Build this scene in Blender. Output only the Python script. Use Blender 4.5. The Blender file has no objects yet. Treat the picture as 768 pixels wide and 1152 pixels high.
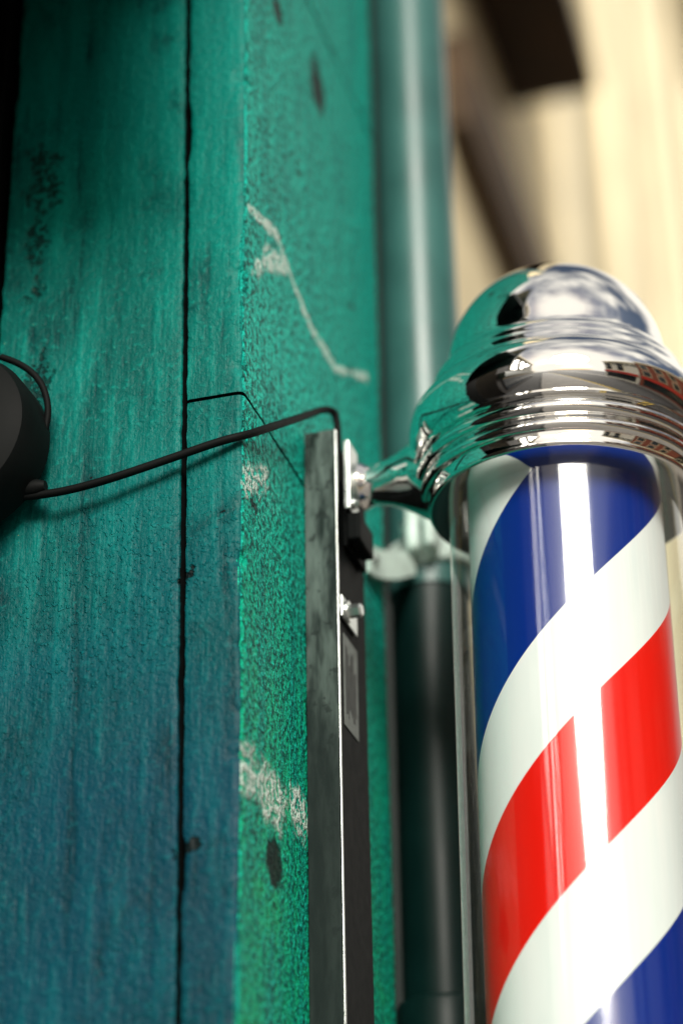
import bpy, math, random
from mathutils import Vector, Matrix, noise
random.seed(4)
scene=bpy.context.scene
R=math.radians

# ---------------------------------------------------------------- node helper
class G:
    def __init__(s,name):
        s.mat=bpy.data.materials.new(name); s.mat.use_nodes=True
        s.nt=s.mat.node_tree; s.nt.nodes.clear()
        s.out=s.nt.nodes.new('ShaderNodeOutputMaterial'); s.tc=None
    def n(s,t,ins=None,**at):
        nd=s.nt.nodes.new(t)
        for k,v in at.items(): setattr(nd,k,v)
        for k,v in (ins or {}).items():
            if isinstance(v,bpy.types.NodeSocket): s.nt.links.new(v,nd.inputs[k])
            else: nd.inputs[k].default_value=v
        return nd
    def m(s,op,a,b=0.0,c=0.0,clamp=False):
        return s.n('ShaderNodeMath',{0:a,1:b,2:c},operation=op,use_clamp=clamp).outputs[0]
    def vm(s,op,a,b=(0,0,0)):
        nd=s.n('ShaderNodeVectorMath',{0:a,1:b},operation=op)
        return nd.outputs['Value'] if op in('LENGTH','DOT_PRODUCT','DISTANCE') else nd.outputs['Vector']
    def pos(s,scale=(1,1,1),loc=(0,0,0)):
        if s.tc is None: s.tc=s.n('ShaderNodeTexCoord')
        return s.n('ShaderNodeMapping',{'Vector':s.tc.outputs['Object'],'Scale':scale,'Location':loc}).outputs[0]
    def noise(s,vec,scale,detail=3,rough=.55,dist=0):
        return s.n('ShaderNodeTexNoise',{'Vector':vec,'Scale':scale,'Detail':detail,'Roughness':rough,'Distortion':dist}).outputs['Fac']
    def ss(s,v,a,b,lo=0.0,hi=1.0):
        return s.n('ShaderNodeMapRange',{'Value':v,'From Min':a,'From Max':b,'To Min':lo,'To Max':hi},interpolation_type='SMOOTHSTEP').outputs[0]
    def mix(s,f,a,b,bt='MIX'):
        def c(x): return x if isinstance(x,bpy.types.NodeSocket) else (x[0],x[1],x[2],1)
        return s.n('ShaderNodeMixRGB',{'Fac':f,'Color1':c(a),'Color2':c(b)},blend_type=bt).outputs[0]
    def bump(s,h,strength=.5,dist=.002,normal=None):
        d={'Height':h,'Strength':strength,'Distance':dist}
        if normal: d['Normal']=normal
        return s.n('ShaderNodeBump',d).outputs[0]
    def bsdf(s,**k):
        d={}
        for a,v in k.items():
            a={'col':'Base Color','rough':'Roughness','metal':'Metallic','normal':'Normal','coat':'Coat Weight','coatr':'Coat Roughness','spec':'Specular IOR Level'}[a]
            if a=='Base Color' and not isinstance(v,bpy.types.NodeSocket): v=(v[0],v[1],v[2],1)
            d[a]=v
        b=s.n('ShaderNodeBsdfPrincipled',d)
        s.nt.links.new(b.outputs[0],s.out.inputs[0]); return b
    def seg(s,p,a,b):
        a=Vector(a);b=Vector(b);ba=b-a
        pa=s.vm('SUBTRACT',p,tuple(a))
        h=s.m('DIVIDE',s.vm('DOT_PRODUCT',pa,tuple(ba)),ba.dot(ba),clamp=True)
        sc=s.n('ShaderNodeVectorMath',{0:tuple(ba),'Scale':h},operation='SCALE').outputs[0]
        return s.vm('LENGTH',s.vm('SUBTRACT',pa,sc))
    def poly(s,p,pts):
        d=None
        for a,b in zip(pts[:-1],pts[1:]):
            e=s.seg(p,a,b); d=e if d is None else s.m('MINIMUM',d,e)
        return d

def simple(name,col,rough=.5,metal=0,var=.25,scale=20,bump=.15,bd=.002,coat=0,spec=.5):
    g=G(name); p=g.pos()
    n=g.noise(p,scale,4)
    c=g.mix(g.ss(n,.3,.7),[x*(1-var) for x in col],[min(1,x*(1+var)) for x in col])
    r=g.m('ADD',g.m('MULTIPLY',n,.2),rough-.1)
    k=dict(col=c,rough=r,metal=metal,coat=coat,spec=spec)
    if bump>0: k['normal']=g.bump(n,bump,bd)
    g.bsdf(**k)
    return g.mat

# ---------------------------------------------------------------- paint
def paint(name,side):
    g=G(name); p=g.pos()
    nb=g.noise(p,4.5,2,.6); nm=g.noise(p,22,4,.65,.4); nf=g.noise(p,170,3,.6)
    pv=g.pos((1,1,.10)); brush=g.noise(pv,55,4,.7)
    z=g.n('ShaderNodeSeparateXYZ',{0:p}).outputs[2]
    if side=='A':
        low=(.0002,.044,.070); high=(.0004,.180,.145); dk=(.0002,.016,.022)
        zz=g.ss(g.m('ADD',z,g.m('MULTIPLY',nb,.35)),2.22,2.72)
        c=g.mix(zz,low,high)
        c=g.mix(g.ss(nb,.44,.62,0,.45),c,dk)
        c=g.mix(g.ss(nm,.52,.72,0,.5),c,dk)
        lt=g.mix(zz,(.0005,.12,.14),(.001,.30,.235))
        c=g.mix(g.ss(brush,.46,.72,0,.6),c,lt)
        c=g.mix(g.ss(brush,.46,.32,0,.6),c,dk)
        c=g.mix(g.ss(nf,.53,.72,0,.5),c,lt)
        bm=g.ss(g.noise(g.pos((1,1,1),(3,0,1)),5,2),.44,.6)
        bm=g.m('MULTIPLY',bm,g.ss(z,2.5,2.1,.15,1))
        vor=g.noise(g.pos((1,1,.85)),260,2,.6)
        bl=g.m('MULTIPLY',g.ss(vor,.54,.68),bm)
        c=g.mix(g.m('MULTIPLY',bl,.4),c,(.001,.17,.19))
        d=g.poly(p,[(-.178,0,2.66),(-.172,0,2.50),(-.162,0,2.40)])
        wob=g.m('ADD',d,g.m('MULTIPLY',g.m('SUBTRACT',nm,.5),.12))
        st=g.m('MULTIPLY',g.ss(wob,.010,.0),g.ss(nf,.44,.56))
        c=g.mix(g.m('MULTIPLY',st,.85),c,(.001,.009,.009))
        # chips torn beside the joint
        wc=g.m('MULTIPLY',g.m('SUBTRACT',nf,.5),.018)
        d=g.m('MINIMUM',g.seg(p,(-.042,0,2.046),(-.030,0,2.050)),g.m('ADD',g.seg(p,(-.044,0,2.246),(-.038,0,2.251)),.002))
        ck=g.ss(g.m('ADD',d,wc),.0055,.0038)
        chip=g.m('MAXIMUM',g.ss(nm,.71,.72),ck)
        c=g.mix(chip,c,(.0012,.007,.008))
        ch2=g.m('MULTIPLY',g.ss(nf,.725,.74),g.ss(nb,.5,.6))
        c=g.mix(ch2,c,(.22,.20,.09))
        h=g.m('ADD',g.m('MULTIPLY',brush,1.4),g.m('MULTIPLY',nf,1.1))
        h=g.m('ADD',h,g.m('MULTIPLY',bl,1.1)); h=g.m('SUBTRACT',h,g.m('MULTIPLY',chip,1.2)); h=g.m('SUBTRACT',h,st)
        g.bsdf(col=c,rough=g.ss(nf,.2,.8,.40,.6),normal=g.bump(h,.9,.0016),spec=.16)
    else:
        nff=g.noise(p,330,2,.6)
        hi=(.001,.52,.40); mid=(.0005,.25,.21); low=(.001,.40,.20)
        zz=g.ss(g.m('ADD',z,g.m('MULTIPLY',nb,.3)),2.22,2.62)
        c=g.mix(zz,low,hi)
        c=g.mix(g.ss(brush,.42,.64,0,.75),c,mid)
        sp=g.ss(nf,.47,.56)
        c=g.mix(g.m('MULTIPLY',sp,.85),c,(.0003,.055,.050))
        sp2=g.ss(nff,.55,.63)
        c=g.mix(g.m('MULTIPLY',sp2,.6),c,(.015,.70,.55))
        yl=g.m('MULTIPLY',g.ss(nm,.52,.66),g.ss(z,2.35,2.0))
        c=g.mix(g.m('MULTIPLY',yl,.3),c,(.01,.46,.14))
        wob=g.m('MULTIPLY',g.m('SUBTRACT',nm,.5),.05)
        dirty=g.ss(nf,.34,.50)
        d=g.m('ADD',g.poly(p,[(0,.011,2.566),(0,.078,2.586),(0,.125,2.569),(0,.174,2.556),(0,.248,2.559),(0,.349,2.61)]),g.m('MULTIPLY',wob,.35))
        m1=g.m('MULTIPLY',g.ss(g.m('ABSOLUTE',d),.0062,.0026),dirty)
        d=g.m('ADD',g.poly(p,[(0,.020,2.512),(0,.06,2.55),(0,.097,2.568)]),wob)
        m2=g.m('MULTIPLY',g.ss(d,.011,.003),g.ss(nf,.40,.50))
        d=g.m('ADD',g.poly(p,[(0,.012,2.315),(0,.045,2.35)]),wob)
        m3=g.m('MULTIPLY',g.ss(d,.014,.004),g.ss(nf,.42,.52))
        d=g.m('ADD',g.poly(p,[(0,.012,2.10),(0,.14,2.112)]),g.m('MULTIPLY',wob,1.8))
        m4=g.m('MULTIPLY',g.ss(d,.022,.004),g.ss(nf,.42,.52))
        mm=g.m('MAXIMUM',g.m('MAXIMUM',m1,m2),g.m('MAXIMUM',m3,m4))
        c=g.mix(g.m('MULTIPLY',mm,.9),c,(.68,.82,.74))
        chip=g.ss(nm,.69,.705)
        c=g.mix(chip,c,(.003,.03,.027))
        kn=None
        for (yy,zz2,r) in [(.202,2.835,.024),(.085,2.824,.013),(.073,2.054,.015)]:
            q=g.n('ShaderNodeMapping',{'Vector':p,'Location':(0,-yy,-zz2*.9),'Scale':(0,1,.9)}).outputs[0]
            dd=g.m('ADD',g.m('ADD',g.vm('LENGTH',q),g.m('MULTIPLY',wob,1.1)),g.m('MULTIPLY',g.m('SUBTRACT',nf,.5),.02))
            k=g.ss(dd,r,r*.7); kn=k if kn is None else g.m('MAXIMUM',kn,k)
        c=g.mix(g.m('MULTIPLY',kn,.95),c,(.001,.007,.006))
        h=g.m('ADD',g.m('MULTIPLY',nf,2.4),g.m('MULTIPLY',nff,.7))
        h=g.m('ADD',h,g.m('MULTIPLY',brush,1.0)); h=g.m('ADD',h,g.m('MULTIPLY',mm,.5))
        h=g.m('SUBTRACT',h,g.m('MULTIPLY',kn,4.0)); h=g.m('SUBTRACT',h,g.m('MULTIPLY',chip,.8))
        g.bsdf(col=c,rough=g.ss(nf,.2,.8,.42,.65),normal=g.bump(h,1.0,.0019),spec=.16)
    return g.mat
mA=paint('teal_weathered_paint','A'); mB=paint('green_rough_paint','B')
mDark=simple('dark_gap',(.002,.003,.003),.9,bump=0,spec=.1)
mBlack=simple('black_rubber',(.003,.004,.004),.65,bump=0,spec=.12)
g=G('chrome'); p=g.pos(); s_=g.noise(p,60,4)
g.bsdf(col=(.93,.92,.90),metal=1.0,rough=g.ss(s_,.35,.75,.012,.06)); mChrome=g.mat
def galv():
    g=G('galvanised_steel'); p=g.pos(); pv=g.pos((1,1,.2))
    a=g.noise(pv,38,4,.7); b=g.noise(p,110,3)
    z=g.n('ShaderNodeSeparateXYZ',{0:p}).outputs[2]
    c=g.mix(g.ss(a,.38,.62),(.005,.014,.012),(.09,.125,.112))
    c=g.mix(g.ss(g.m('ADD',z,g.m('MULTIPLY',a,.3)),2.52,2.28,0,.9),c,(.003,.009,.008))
    c=g.mix(g.ss(b,.58,.66,0,.7),c,(.004,.010,.009))
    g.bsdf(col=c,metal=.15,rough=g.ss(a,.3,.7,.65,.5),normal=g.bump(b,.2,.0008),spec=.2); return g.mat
mGalv=galv()
mSteel=simple('zinc_steel',(.62,.66,.64),.3,1,.15,60,.1,.0005)
mBlackMetal=simple('black_powder_coat',(.003,.004,.004),.6,0,.3,80,.2,.0005,spec=.06)
mSticker=simple('label_paper',(.14,.16,.15),.6,0,.3,120,.1,.0003)
mInk=simple('label_ink',(.01,.01,.01),.6,bump=0)

# ---------------------------------------------------------------- mesh helpers
def link(o,parent=None):
    scene.collection.objects.link(o)
    if parent: o.parent=parent
    return o
def empty(name):
    e=bpy.data.objects.new(name,None); e.empty_display_size=.1; return link(e)
def mesh(name,v,f,mat,parent=None,smooth=None):
    me=bpy.data.meshes.new(name); me.from_pydata([tuple(a) for a in v],[],f); me.update()
    o=bpy.data.objects.new(name,me); 
    for mm in (mat if isinstance(mat,list) else [mat]): me.materials.append(mm)
    if smooth is not None:
        me.polygons.foreach_set('use_smooth',[True]*len(me.polygons)); me.set_sharp_from_angle(angle=R(smooth))
    return link(o,parent)
def box(name,x0,x1,y0,y1,z0,z1,mat,parent=None,bev=0):
    v=[(x,y,z) for x in(x0,x1) for y in(y0,y1) for z in(z0,z1)]
    f=[(0,1,3,2),(4,6,7,5),(0,4,5,1),(2,3,7,6),(0,2,6,4),(1,5,7,3)]
    o=mesh(name,v,f,mat,parent)
    if bev:
        b=o.modifiers.new('bevel','BEVEL'); b.width=bev; b.segments=3
    return o
def lathe(name,prof,c,mat,parent=None,segs=128,axis='Z',smooth=35):
    v=[];f=[]
    for r,z in prof:
        for i in range(segs):
            a=2*math.pi*i/segs
            q=(r*math.cos(a),r*math.sin(a),z)
            if axis=='X': q=(q[2],q[0],q[1])
            if axis=='Y': q=(q[0],-q[2],q[1])
            v.append((c[0]+q[0],c[1]+q[1],c[2]+q[2]))
    n=len(prof)
    for j in range(n-1):
        for i in range(segs):
            k=(i+1)%segs
            f.append((j*segs+i,j*segs+k,(j+1)*segs+k,(j+1)*segs+i))
    f.append(tuple(range(segs))[::-1]); f.append(tuple((n-1)*segs+i for i in range(segs)))
    return mesh(name,v,f,mat,parent,smooth)
def tube(name,pts,r,mat,parent=None):
    cu=bpy.data.curves.new(name,'CURVE'); cu.dimensions='3D'; cu.bevel_depth=r; cu.bevel_resolution=6; cu.resolution_u=16; cu.use_fill_caps=True
    s=cu.splines.new('NURBS'); s.points.add(len(pts)-1)
    for i,p in enumerate(pts): s.points[i].co=(*p,1)
    s.use_endpoint_u=True; s.order_u=4
    cu.materials.append(mat); return link(bpy.data.objects.new(name,cu),parent)
def hexbolt(name,c,r,h,mat,parent,axis='X'):
    o=lathe(name,[(r*1.6,0),(r*1.6,.0015),(r*1.55,.002)],c,mat,parent,32,axis)
    c2=list(c); c2[{'X':0,'Y':1,'Z':2}[axis]]+= .002*(1 if axis!='Y' else -1)
    lathe(name+'_head',[(r,0),(r,h*.8),(r*.85,h)],c2,mat,parent,6,axis,smooth=10)
    return o

# ---------------------------------------------------------------- timber wall
wall=empty('painted_timber_wall')
def lean(z): return -.0095*(min(3.1,max(1.8,z))-2.0)/.8
def extr(name,prof,zs,ragL=0,ragR=0,seed=0,amp=.0009,wf=None):
    n=len(prof); v=[];f=[]
    for z in zs:
        for i,(x,y) in enumerate(prof):
            d=noise.fractal(Vector((x*9+seed,y*9,z*5)),1,2,3)*amp*1.2+noise.noise(Vector((x*60,y*60,z*60+seed)))*amp*.35
            X,Y=x,y
            if wf: X+=wf(x)*lean(z)
            if i<=2 and ragL:
                X+=ragL*(noise.fractal(Vector((seed,0,z*70)),.8,2,5)*.7+ 1.2*max(0,noise.noise(Vector((seed,5,z*13)))-.32)*5)
            if i>=n-3 and ragR:
                X-=ragR*(noise.fractal(Vector((seed+9,0,z*70)),.8,2,5)*.7+ 1.2*max(0,noise.noise(Vector((seed,8,z*15)))-.35)*5)
            if x<-.002: Y+=d
            else: X+=d
            if -.006<x<.001 and y<.006:
                k=max(0,noise.fractal(Vector((seed,3,z*40)),.8,2,4)-.15)*.0035
                X-=k; Y+=k
            v.append((X,Y,z))
    m=len(zs)
    for j in range(m-1):
        for i in range(n-1):
            f.append((j*n+i,j*n+i+1,(j+1)*n+i+1,(j+1)*n+i))
    f.append(tuple(range(n))[::-1]); f.append(tuple((m-1)*n+i for i in range(n)))
    o=mesh(name,v,f,[mA,mB,mDark],wall,50)
    for p in o.data.polygons:
        c=p.center
        if abs(p.normal.z)>.9 or (c.x<-.0085 and c.y>.0026): p.material_index=2
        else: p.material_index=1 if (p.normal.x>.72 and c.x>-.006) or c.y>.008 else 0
    return o
def zs(a,b):
    L=[];z=a
    while z<b-1e-6:
        L.append(z); z+=.0025 if 1.85<=z<3.2 else .06
    if b-L[-1]<.002: L[-1]=b
    else: L.append(b)
    return L
def lin(a,b,s):
    n=max(1,int(round((b-a)/s))); return [a+(b-a)*i/n for i in range(n+1)]
a_,b_=-.2005,-.0433
pr=[(a_,.022),(a_,.0024),(a_+.0006,.0006)]+[(x,0) for x in lin(a_+.003,b_-.003,.004)]+[(b_-.0006,.0006),(b_,.0024),(b_,.022)]
extr('plank_wide',pr,zs(0,3.6),.0012,.0012,1.0,wf=lambda x:(x-a_)/(b_-a_))
def post(name,z0,z1,sd):
    pr=[(-.0394,.022),(-.0394,.0024),(-.0388,.0006)]+[(x,0) for x in lin(-.0364,-.006,.004)]
    for i in range(1,7):
        a=i/7*math.pi/2; pr.append((-.005+.005*math.sin(a),.005-.005*math.cos(a)))
    pr+=[(0,y) for y in lin(.005,.392,.006)]+[(-.003,.397),(-.02,.398),(-.03,.398)]
    return extr(name,pr,zs(z0,z1),.0012,0,sd,wf=lambda x:max(0,-x-.004)/.0354 if x<0 else 0)
post('corner_post_lower',0,2.3908,3.0); post('corner_post_middle',2.3938,2.9172,3.3); post('corner_post_upper',2.9205,3.6,3.6)
box('wall_core',-3.5,-.031,.0225,.39,0,3.62,mDark,wall)
# door frame, plus unseen overhang and side panel added to shade the planks
door_shade=empty('door_and_shade_boards')
mBoard=simple('board_dark_green',(.004,.02,.018),.5)
box('door_frame',-.60,-.2065,-.012,.022,0,2.92,mBlackMetal,door_shade,.003)
box('shade_side_panel',-.30,-.262,-.27,-.0125,0,2.92,mBlackMetal,door_shade,.003)  # unseen side panel, added to darken the left edge of the wall
box('shade_overhang',-3.5,.03,-.26,-.002,2.895,2.93,mBoard,door_shade,.004)  # unseen overhang, added to block sky light above the planks
box('shade_board',-3.5,.04,-.30,-.262,2.665,3.5,mBoard,door_shade,.004)  # unseen hanging board, placed to throw shade on the wall's top left

# ---------------------------------------------------------------- junction box + cables
jb=empty('junction_box')
lathe('housing',[(.066,0),(.069,.004),(.069,.035),(.065,.045),(.054,.051),(.02,.054),(.001,.054)],(-.213,-.013,2.366),mBlack,jb,64,'Y')
lathe('gland',[(.006,0),(.006,.010),(.004,.016)],(-.160,-.020,2.328),mBlack,jb,24,'X')
cab=empty('power_cable')
tube('cable_run',[(-.185,-.022,2.326),(-.165,-.018,2.323),(-.150,-.019,2.322),(-.13,-.018,2.322),(-.10,-.017,2.326),(-.07,-.015,2.333),(-.04,-.012,2.341),(-.012,-.009,2.349),(.006,-.004,2.353),(.010,.03,2.377),(.012,.08,2.411),(.014,.125,2.442),(.016,.15,2.460),(.0215,.163,2.466),(.0235,.168,2.458),(.0235,.168,2.44),(.0235,.168,2.40)],.0031,mBlack,cab)
tube('cable_loop',[(-.182,-.03,2.440),(-.156,-.028,2.428),(-.142,-.024,2.40),(-.146,-.020,2.375),(-.158,-.018,2.345),(-.172,-.018,2.328),(-.2,-.018,2.322)],.0026,mBlack,cab)

# ---------------------------------------------------------------- mounting channel
mt=empty('mounting_channel')
box('front_flange',.0005,.0252,.150,.1535,1.5,2.440,mGalv,mt,.0006)
box('channel_body',.0008,.0245,.1545,.235,1.5,2.436,mBlackMetal,mt,.001)
box('edge_highlight',.0258,.0266,.1502,.1535,1.5,2.4395,mSteel,mt,.0003)  # bright strip standing in for the glint along the flange edge
box('bracket_tab',.0300,.0345,.160,.186,2.372,2.434,mSteel,mt,.0008)
box('bracket_tab_rear',.0252,.0298,.172,.224,2.345,2.43,mBlackMetal,mt,.001)
box('hinge_block',.0302,.041,.164,.206,2.346,2.370,mBlackMetal,mt,.002)
hexbolt('bolt',(.0346,.170,2.380),.003,.003,mSteel,mt)
hexbolt('clamp_bolt',(.0276,.172,2.287),.0055,.010,mSteel,mt)
box('bolt_plate',.0252,.0275,.158,.200,2.278,2.296,mSteel,mt,.0006)
box('label',.0248,.0252,.168,.206,2.192,2.268,mSticker,mt)
for i in range(9):
    box('label_line',.0253,.0255,.172+i*.0033,.1735+i*.0033,2.200+random.random()*.01,2.262-random.random()*.02,mInk,mt)

# ---------------------------------------------------------------- barber pole
bp=empty('barber_pole')
PX,PY=.199,.200
def arc(cx,cz,r,a0,a1,n,ry=None):
    ry=ry or r
    return [(cx+r*math.cos(R(a0+(a1-a0)*i/n)),cz+ry*math.sin(R(a0+(a1-a0)*i/n))) for i in range(n+1)]
cap=[(.093,2.364),(.104,2.3642)]+arc(.104,2.367,.0028,-80,20,4)+[(.1065,2.373),(.1072,2.376)]
cap+=arc(.1075,2.381,.0052,-75,75,10)+[(.1085,2.3868),(.1092,2.3885)]
cap+=arc(.1095,2.3945,.0062,-75,75,10)+[(.1105,2.401),(.112,2.4025),(.1165,2.403),(.1175,2.4045)]
cap+=arc(.094,2.431,.0265,-58,62,22,.032)[1:]
cap+=[(.1055,2.4605),(.1045,2.4625),(.1045,2.4655),(.1035,2.468)]
cap+=arc(.090,2.4685,.0125,5,80,10,.0155)+[(.0915,2.485),(.0908,2.487),(.0905,2.491),(.0885,2.4925)]
cap+=arc(0,2.493,.0882,2,89.5,40,.0885)
lathe('chrome_cap',cap,(PX,PY,0),mChrome,bp,192,smooth=28)
zb=1.60
botc=[(r,zb-(z-2.364)) for r,z in cap]
lathe('chrome_base',botc,(PX,PY,0),mChrome,bp,128,smooth=28)
g=G('barber_stripes'); p=g.pos(); sx=g.n('ShaderNodeSeparateXYZ',{0:p})
c74,s74=math.cos(R(74)),math.sin(R(74))
xr=g.m('SUBTRACT',g.m('MULTIPLY',sx.outputs[0],c74),g.m('MULTIPLY',sx.outputs[1],s74))
yr=g.m('ADD',g.m('MULTIPLY',sx.outputs[0],s74),g.m('MULTIPLY',sx.outputs[1],c74))
ang=g.m('ARCTAN2',yr,xr); P=.4376
s_=g.m('SUBTRACT',g.m('DIVIDE',g.m('SUBTRACT',sx.outputs[2],2.261),P),g.m('MULTIPLY',ang,.485/P/(2*math.pi)))
fr=g.m('FRACT',g.m('ADD',s_,10.0))
bl=g.m('LESS_THAN',fr,.309); rd=g.m('MULTIPLY',g.m('GREATER_THAN',fr,.535),g.m('LESS_THAN',fr,.7975))
nn=g.noise(g.pos((1,1,.2)),40,3)
c=g.mix(g.ss(nn,.3,.7),(.74,.78,.77),(.80,.82,.81)); c=g.mix(bl,c,(.0006,.022,.21)); c=g.mix(rd,c,(.74,.008,.003))
g.bsdf(col=c,rough=.32,spec=.3)
o=lathe('striped_cylinder',[(.0755,1.58),(.0755,2.0),(.0755,2.40)],(0,0,0),g.mat,bp,160); o.location=(PX,PY,0)
g=G('clear_glass')
fc=g.n('ShaderNodeLayerWeight',{'Blend':.5}).outputs['Facing']
fz=g.m('ADD',g.m('MULTIPLY',g.m('POWER',fc,4.5),.85),.065,clamp=True)
tr=g.n('ShaderNodeBsdfTransparent',{'Color':(.95,.98,.97,1)}).outputs[0]
sm=g.noise(g.pos((1,1,.3)),18,3)
gl=g.n('ShaderNodeBsdfGlossy',{'Color':(1,1,1,1),'Roughness':g.ss(sm,.3,.7,.06,.13)}).outputs[0]
mx=g.n('ShaderNodeMixShader',{0:fz,1:tr,2:gl}).outputs[0]
g.nt.links.new(mx,g.out.inputs[0]); mGlass=g.mat
v=[];f=[];S=192
for z in (1.60,2.366):
    for i in range(S):
        a=2*math.pi*i/S; v.append((PX+.0905*math.cos(a),PY+.0905*math.sin(a),z))
for i in range(S):
    k=(i+1)%S; f.append((i,k,S+k,S+i))
mesh('glass_tube',v,f,mGlass,bp,60)
def horn(name,z):
    secs=[(.0346,.0185,.020),(.0365,.0195,.021),(.039,.0185,.020),(.043,.0165,.0165),(.050,.0170,.0165),(.060,.0195,.0185),(.070,.024,.0225),(.080,.0300,.028),(.088,.035,.033),(.098,.040,.037),(.112,.042,.040)]
    v=[];f=[];n=48
    for j,(x,rz,ry) in enumerate(secs):
        for i in range(n):
            a=2*math.pi*i/n; v.append((x,PY-.006+ry*math.cos(a),z+rz*math.sin(a)))
    for j in range(len(secs)-1):
        for i in range(n):
            k=(i+1)%n; f.append((j*n+i,j*n+k,(j+1)*n+k,(j+1)*n+i))
    f.append(tuple(range(n))[::-1]); f.append(tuple((len(secs)-1)*n+i for i in range(n)))
    return mesh(name,v,f,mChrome,bp,40)
horn('bracket_arm_upper',2.408); horn('bracket_arm_lower',1.556)
piv=Vector((.036,PY,2.42)); rm_=Matrix.Rotation(R(.8),4,'Y')
bp.rotation_euler=(0,R(.8),0); bp.location=piv-(rm_@piv)

# ---------------------------------------------------------------- drain pipe
dp=empty('drain_pipe')
QX,QY=.026,.46
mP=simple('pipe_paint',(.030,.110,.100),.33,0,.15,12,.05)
mPShade=simple('pipe_paint_shaded',(.002,.017,.015),.4,0,.2,12,.05,spec=.25)  # pipe colour darkened for the pole's shadow below the clamp
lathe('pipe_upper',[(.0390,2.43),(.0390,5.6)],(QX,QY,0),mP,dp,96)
lathe('pipe_lower',[(.0365,0.1),(.0365,2.45)],(QX,QY,0),mPShade,dp,96)
lathe('pipe_socket',[(.0365,1.98),(.042,1.984),(.043,1.99),(.043,2.045),(.041,2.05),(.0365,2.052)],(QX,QY,0),mPShade,dp,96)
pc=empty('pipe_clamp')
mC=simple('clamp_paint',(.55,.68,.62),.45,0,.15,40,.2)
b=lathe('band',[(.0395,-.015),(.0425,-.015),(.0435,-.013),(.0435,.013),(.0425,.015),(.0395,.015)],(0,0,0),mC,pc,96)
b.location=(QX,QY,2.462); b.rotation_euler=(0,R(-12),0)
box('ear_front',QX-.006,QX+.006,QY-.066,-.0415+QY,2.450,2.496,mC,pc,.004)
box('ear_side',QX+.010,QX+.021,QY-.066,QY-.0405,2.452,2.498,mC,pc,.004)
lathe('ear_bolt',[(.0075,0),(.0075,.036),(.005,.038)],(QX-.011,QY-.056,2.476),mSteel,pc,6,'X',smooth=10)
path=[(.0025,.325,2.412),(.003,.345,2.416),(.006,.362,2.421),(.012,.385,2.430),(.018,.402,2.440),(.022,.414,2.447)]
v=[];f=[]
for (x,y,z) in path:
    v+=[(x-.0015,y,z-.014),(x+.0025,y-.001,z-.014),(x+.0025,y-.001,z+.014),(x-.0015,y,z+.014)]
for j in range(len(path)-1):
    for i in range(4):
        k=(i+1)%4; f.append((j*4+i,j*4+k,(j+1)*4+k,(j+1)*4+i))
f+= [(3,2,1,0),tuple(len(v)-4+i for i in range(4))]
mesh('strap',v,f,mC,pc,40)
lathe('lug_screw',[(.005,0),(.005,.002),(.003,.004)],(.0056,.338,2.415),mSteel,pc,24,'X')

# ---------------------------------------------------------------- background building
fb=empty('rendered_townhouse')
mCream=simple('cream_render',(.84,.72,.46),.8,0,.18,1.6,.0)
mCream2=simple('pale_stone',(.88,.80,.60),.8,0,.1,3,.0)
mBrown=simple('dark_brown_timber',(.030,.016,.009),.7,0,.3,6,.0,spec=.2)
mBrown2=simple('brown_timber',(.075,.048,.028),.7,0,.3,6,.0,spec=.2)
mWin=simple('window_glass',(.02,.025,.03),.06,0,.1,4,.0)
box('body',-6,-.5,.75,26,0,14.0,mCream,fb)
box('timber_beam',-.498,-.42,3.02,4.30,5.05,5.37,mBrown2,fb,.01)
box('jetty_floor',-.498,-.205,.9,4.05,5.90,5.98,mBrown,fb,.01)
box('jetty_wall',-.498,-.212,.9,4.04,5.982,9.0,mCream,fb,.01)
for i,y in enumerate((4.9,6.6,8.4,10.5,13,16,19.5)):
    box('pilaster',-.499,-.44,y,y+.22,0.1,13.2,mCream2,fb,.01)
for y in (5.4,7.1,9.1,11.4,14,17):
    box('window_frame',-.499,-.46,y,y+.95,1.95,3.35,mCream2,fb,.01)
    box('window_pane',-.4595,-.452,y+.08,y+.87,2.05,3.25,mWin,fb)
box('cornice',-.5,-.28,4.2,26,13.4,13.8,mCream2,fb,.02)
box('party_wall',-3.5,-.05,.392,.74,0,3.6,simple('party_wall_paint',(.008,.05,.042),.7,bump=0),fb)

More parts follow.
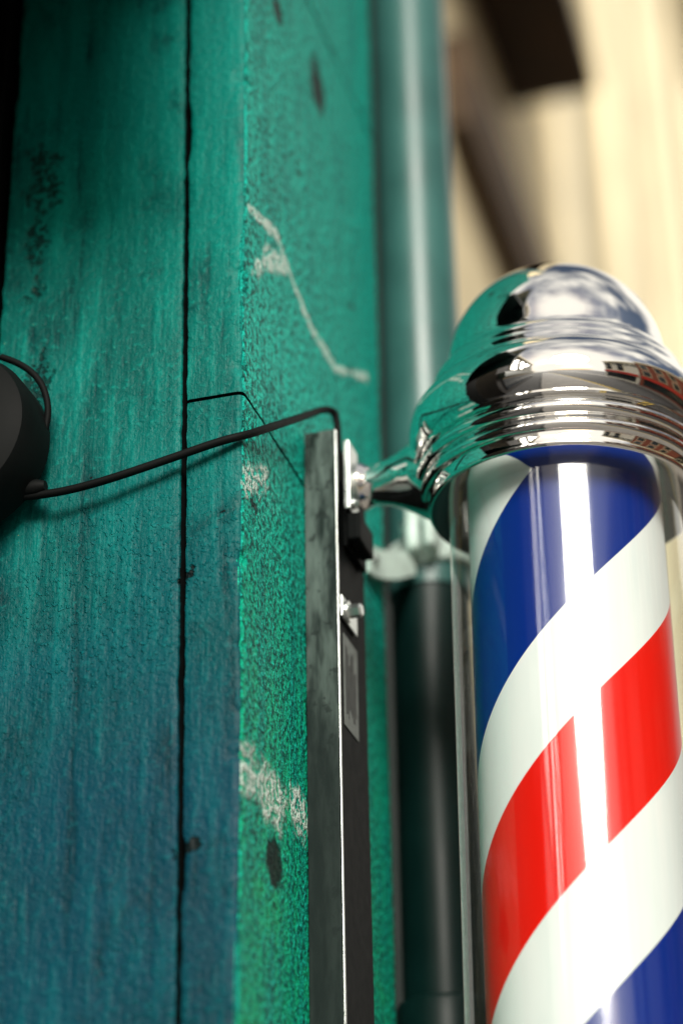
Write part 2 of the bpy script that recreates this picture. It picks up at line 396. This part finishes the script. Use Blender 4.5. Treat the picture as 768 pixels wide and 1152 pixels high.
# ---------------------------------------------------------------- street
g_=simple('asphalt',(.05,.05,.052),.85,0,.25,3,.2)
mesh('ground',[(-300,-300,0),(300,-300,0),(300,300,0),(-300,300,0)],[(0,1,2,3)],g_)
mPave=simple('paving_slab',(.22,.21,.20),.8,0,.15,2,.2)
pv=empty('pavement')
box('slabs',.004,2.3,-40,40,.004,.12,mPave,pv); box('kerb',2.302,2.45,-40,40,.004,.125,simple('kerb_stone',(.32,.31,.29),.8),pv,.01)
box('slabs_far',7.4,8.99,-40,40,.004,.12,mPave,pv)
mY=simple('yellow_line',(.6,.42,.05),.7,bump=0)
rm=empty('road_marking')
for x in(2.6,2.75): mesh('line',[(x,-40,.004),(x+.07,-40,.004),(x+.07,40,.004),(x,40,.004)],[(0,1,2,3)],mY,rm)
def bldg(name,x0,x1,y0,y1,h,mat,shop,face,text=None):
    e=empty(name); box('walls',x0,x1,y0,y1,0,h,mat,e)
    fx=x0 if face<0 else x1; s=face
    y=y0+.5
    while y<y1-1.4:
        for z in lin(3.9,max(4.0,h-2.3),2.7):
            a,b=sorted((fx+s*.002,fx+s*.05)); box('window_surround',a,b,y-.08,y+1.08,z-.1,z+1.6,mCream2,e)
            a,b=sorted((fx+s*.0505,fx+s*.06)); box('window_pane',a,b,y,y+1.0,z,z+1.5,mWin,e)
        y+=2.1
    a,b=sorted((fx+s*.002,fx+s*.35)); box('shop_sign',a,b,y0+.2,y1-.2,2.7,3.4,shop,e)
    a,b=sorted((fx+s*.002,fx+s*.06)); box('shop_window',a,b,y0+.5,y1-.5,.6,2.6,mWin,e)
    a,b=sorted((fx+s*.002,fx+s*.3)); box('cornice',a,b,y0,y1,h-.4,h,mCream2,e)
    if text:
        cu=bpy.data.curves.new('lettering','FONT'); cu.body=text; cu.size=1.5; cu.extrude=.03; cu.align_x='CENTER'
        cu.materials.append(mInk); t=link(bpy.data.objects.new('lettering',cu),e)
        t.rotation_euler=(R(90),0,R(-90)); t.location=(fx-.05,(y0+y1)/2,h-1.7)
mRed=simple('red_sign',(.55,.03,.02),.5,bump=0)
mBrick=simple('red_brick',(.24,.07,.045),.85,0,.3,6,.0)
mDkBrick=simple('dark_brick',(.02,.018,.017),.85,0,.3,6,.0)  # brick colour set dark so the chrome cap reflects black
mWhiteR=simple('white_render',(.75,.73,.68),.8,0,.1,2,0)
bldg('brick_building',9,15,-3,5,8.4,mBrick,mRed,-1)
bldg('corner_building',9,15,5.1,14,9.5,mDkBrick,mBlackMetal,-1)
bldg('white_building',9,15,-9,-3.1,7.8,mWhiteR,mRed,-1,'BARBERS')
bldg('terrace_building',-9,-1.6,-14,-2.6,7.5,mDkBrick,mBoard,1)

# ---------------------------------------------------------------- light
SA=R(-70); SE=R(26)
w=bpy.data.worlds.new('World'); scene.world=w; w.use_nodes=True; nt=w.node_tree
bg=nt.nodes['Background']; sky=nt.nodes.new('ShaderNodeTexSky'); sky.sky_type='NISHITA'; sky.sun_disc=False
sky.sun_elevation=SE; sky.sun_rotation=R(160); sky.dust_density=5; sky.air_density=1.0; sky.ozone_density=.5
tc=nt.nodes.new('ShaderNodeTexCoord'); nz=nt.nodes.new('ShaderNodeTexNoise'); nz.inputs['Scale'].default_value=1.7; nz.inputs['Detail'].default_value=5
nt.links.new(tc.outputs['Generated'],nz.inputs['Vector'])
mr=nt.nodes.new('ShaderNodeMapRange'); mr.inputs['From Min'].default_value=.38; mr.inputs['From Max'].default_value=.54; nt.links.new(nz.outputs['Fac'],mr.inputs['Value'])
mxr=nt.nodes.new('ShaderNodeMixRGB'); nt.links.new(mr.outputs[0],mxr.inputs[0]); nt.links.new(sky.outputs[0],mxr.inputs[1]); mxr.inputs[2].default_value=(12.8,12.2,10.9,1)
nt.links.new(mxr.outputs[0],bg.inputs[0]); bg.inputs[1].default_value=.088
L=bpy.data.lights.new('sun','SUN'); L.energy=4.5; L.angle=R(24); L.color=(1,.95,.86)
so=link(bpy.data.objects.new('sun',L)); d=Vector((math.cos(SA)*math.cos(SE),math.sin(SA)*math.cos(SE),math.sin(SE)))
so.rotation_euler=d.to_track_quat('Z','Y').to_euler(); so.location=d*20

# ---------------------------------------------------------------- camera
cd=bpy.data.cameras.new('camera'); cam=link(bpy.data.objects.new('camera',cd))
cd.sensor_fit='VERTICAL'; cd.sensor_height=36; cd.sensor_width=24; cd.lens=72.8
th=R(28); hd=Vector((-math.sin(R(16)),math.cos(R(16)),0)); rt=Vector((math.cos(R(16)),math.sin(R(16)),0))
fw=hd*math.cos(th)+Vector((0,0,math.sin(th))); up=rt.cross(fw); a=.018
r2=rt*math.cos(a)-up*math.sin(a); u2=up*math.cos(a)+rt*math.sin(a)
M=Matrix((r2,u2,-fw)).transposed().to_4x4(); M.translation=Vector((.4263,-1.2302,1.6)); cam.matrix_world=M
cd.clip_start=.02; cd.clip_end=1000
cd.dof.use_dof=True; cd.dof.focus_distance=1.505; cd.dof.aperture_fstop=2.0; cd.dof.aperture_blades=9
scene.camera=cam
scene.view_settings.view_transform='Standard'; scene.view_settings.look='None'; scene.view_settings.exposure=0
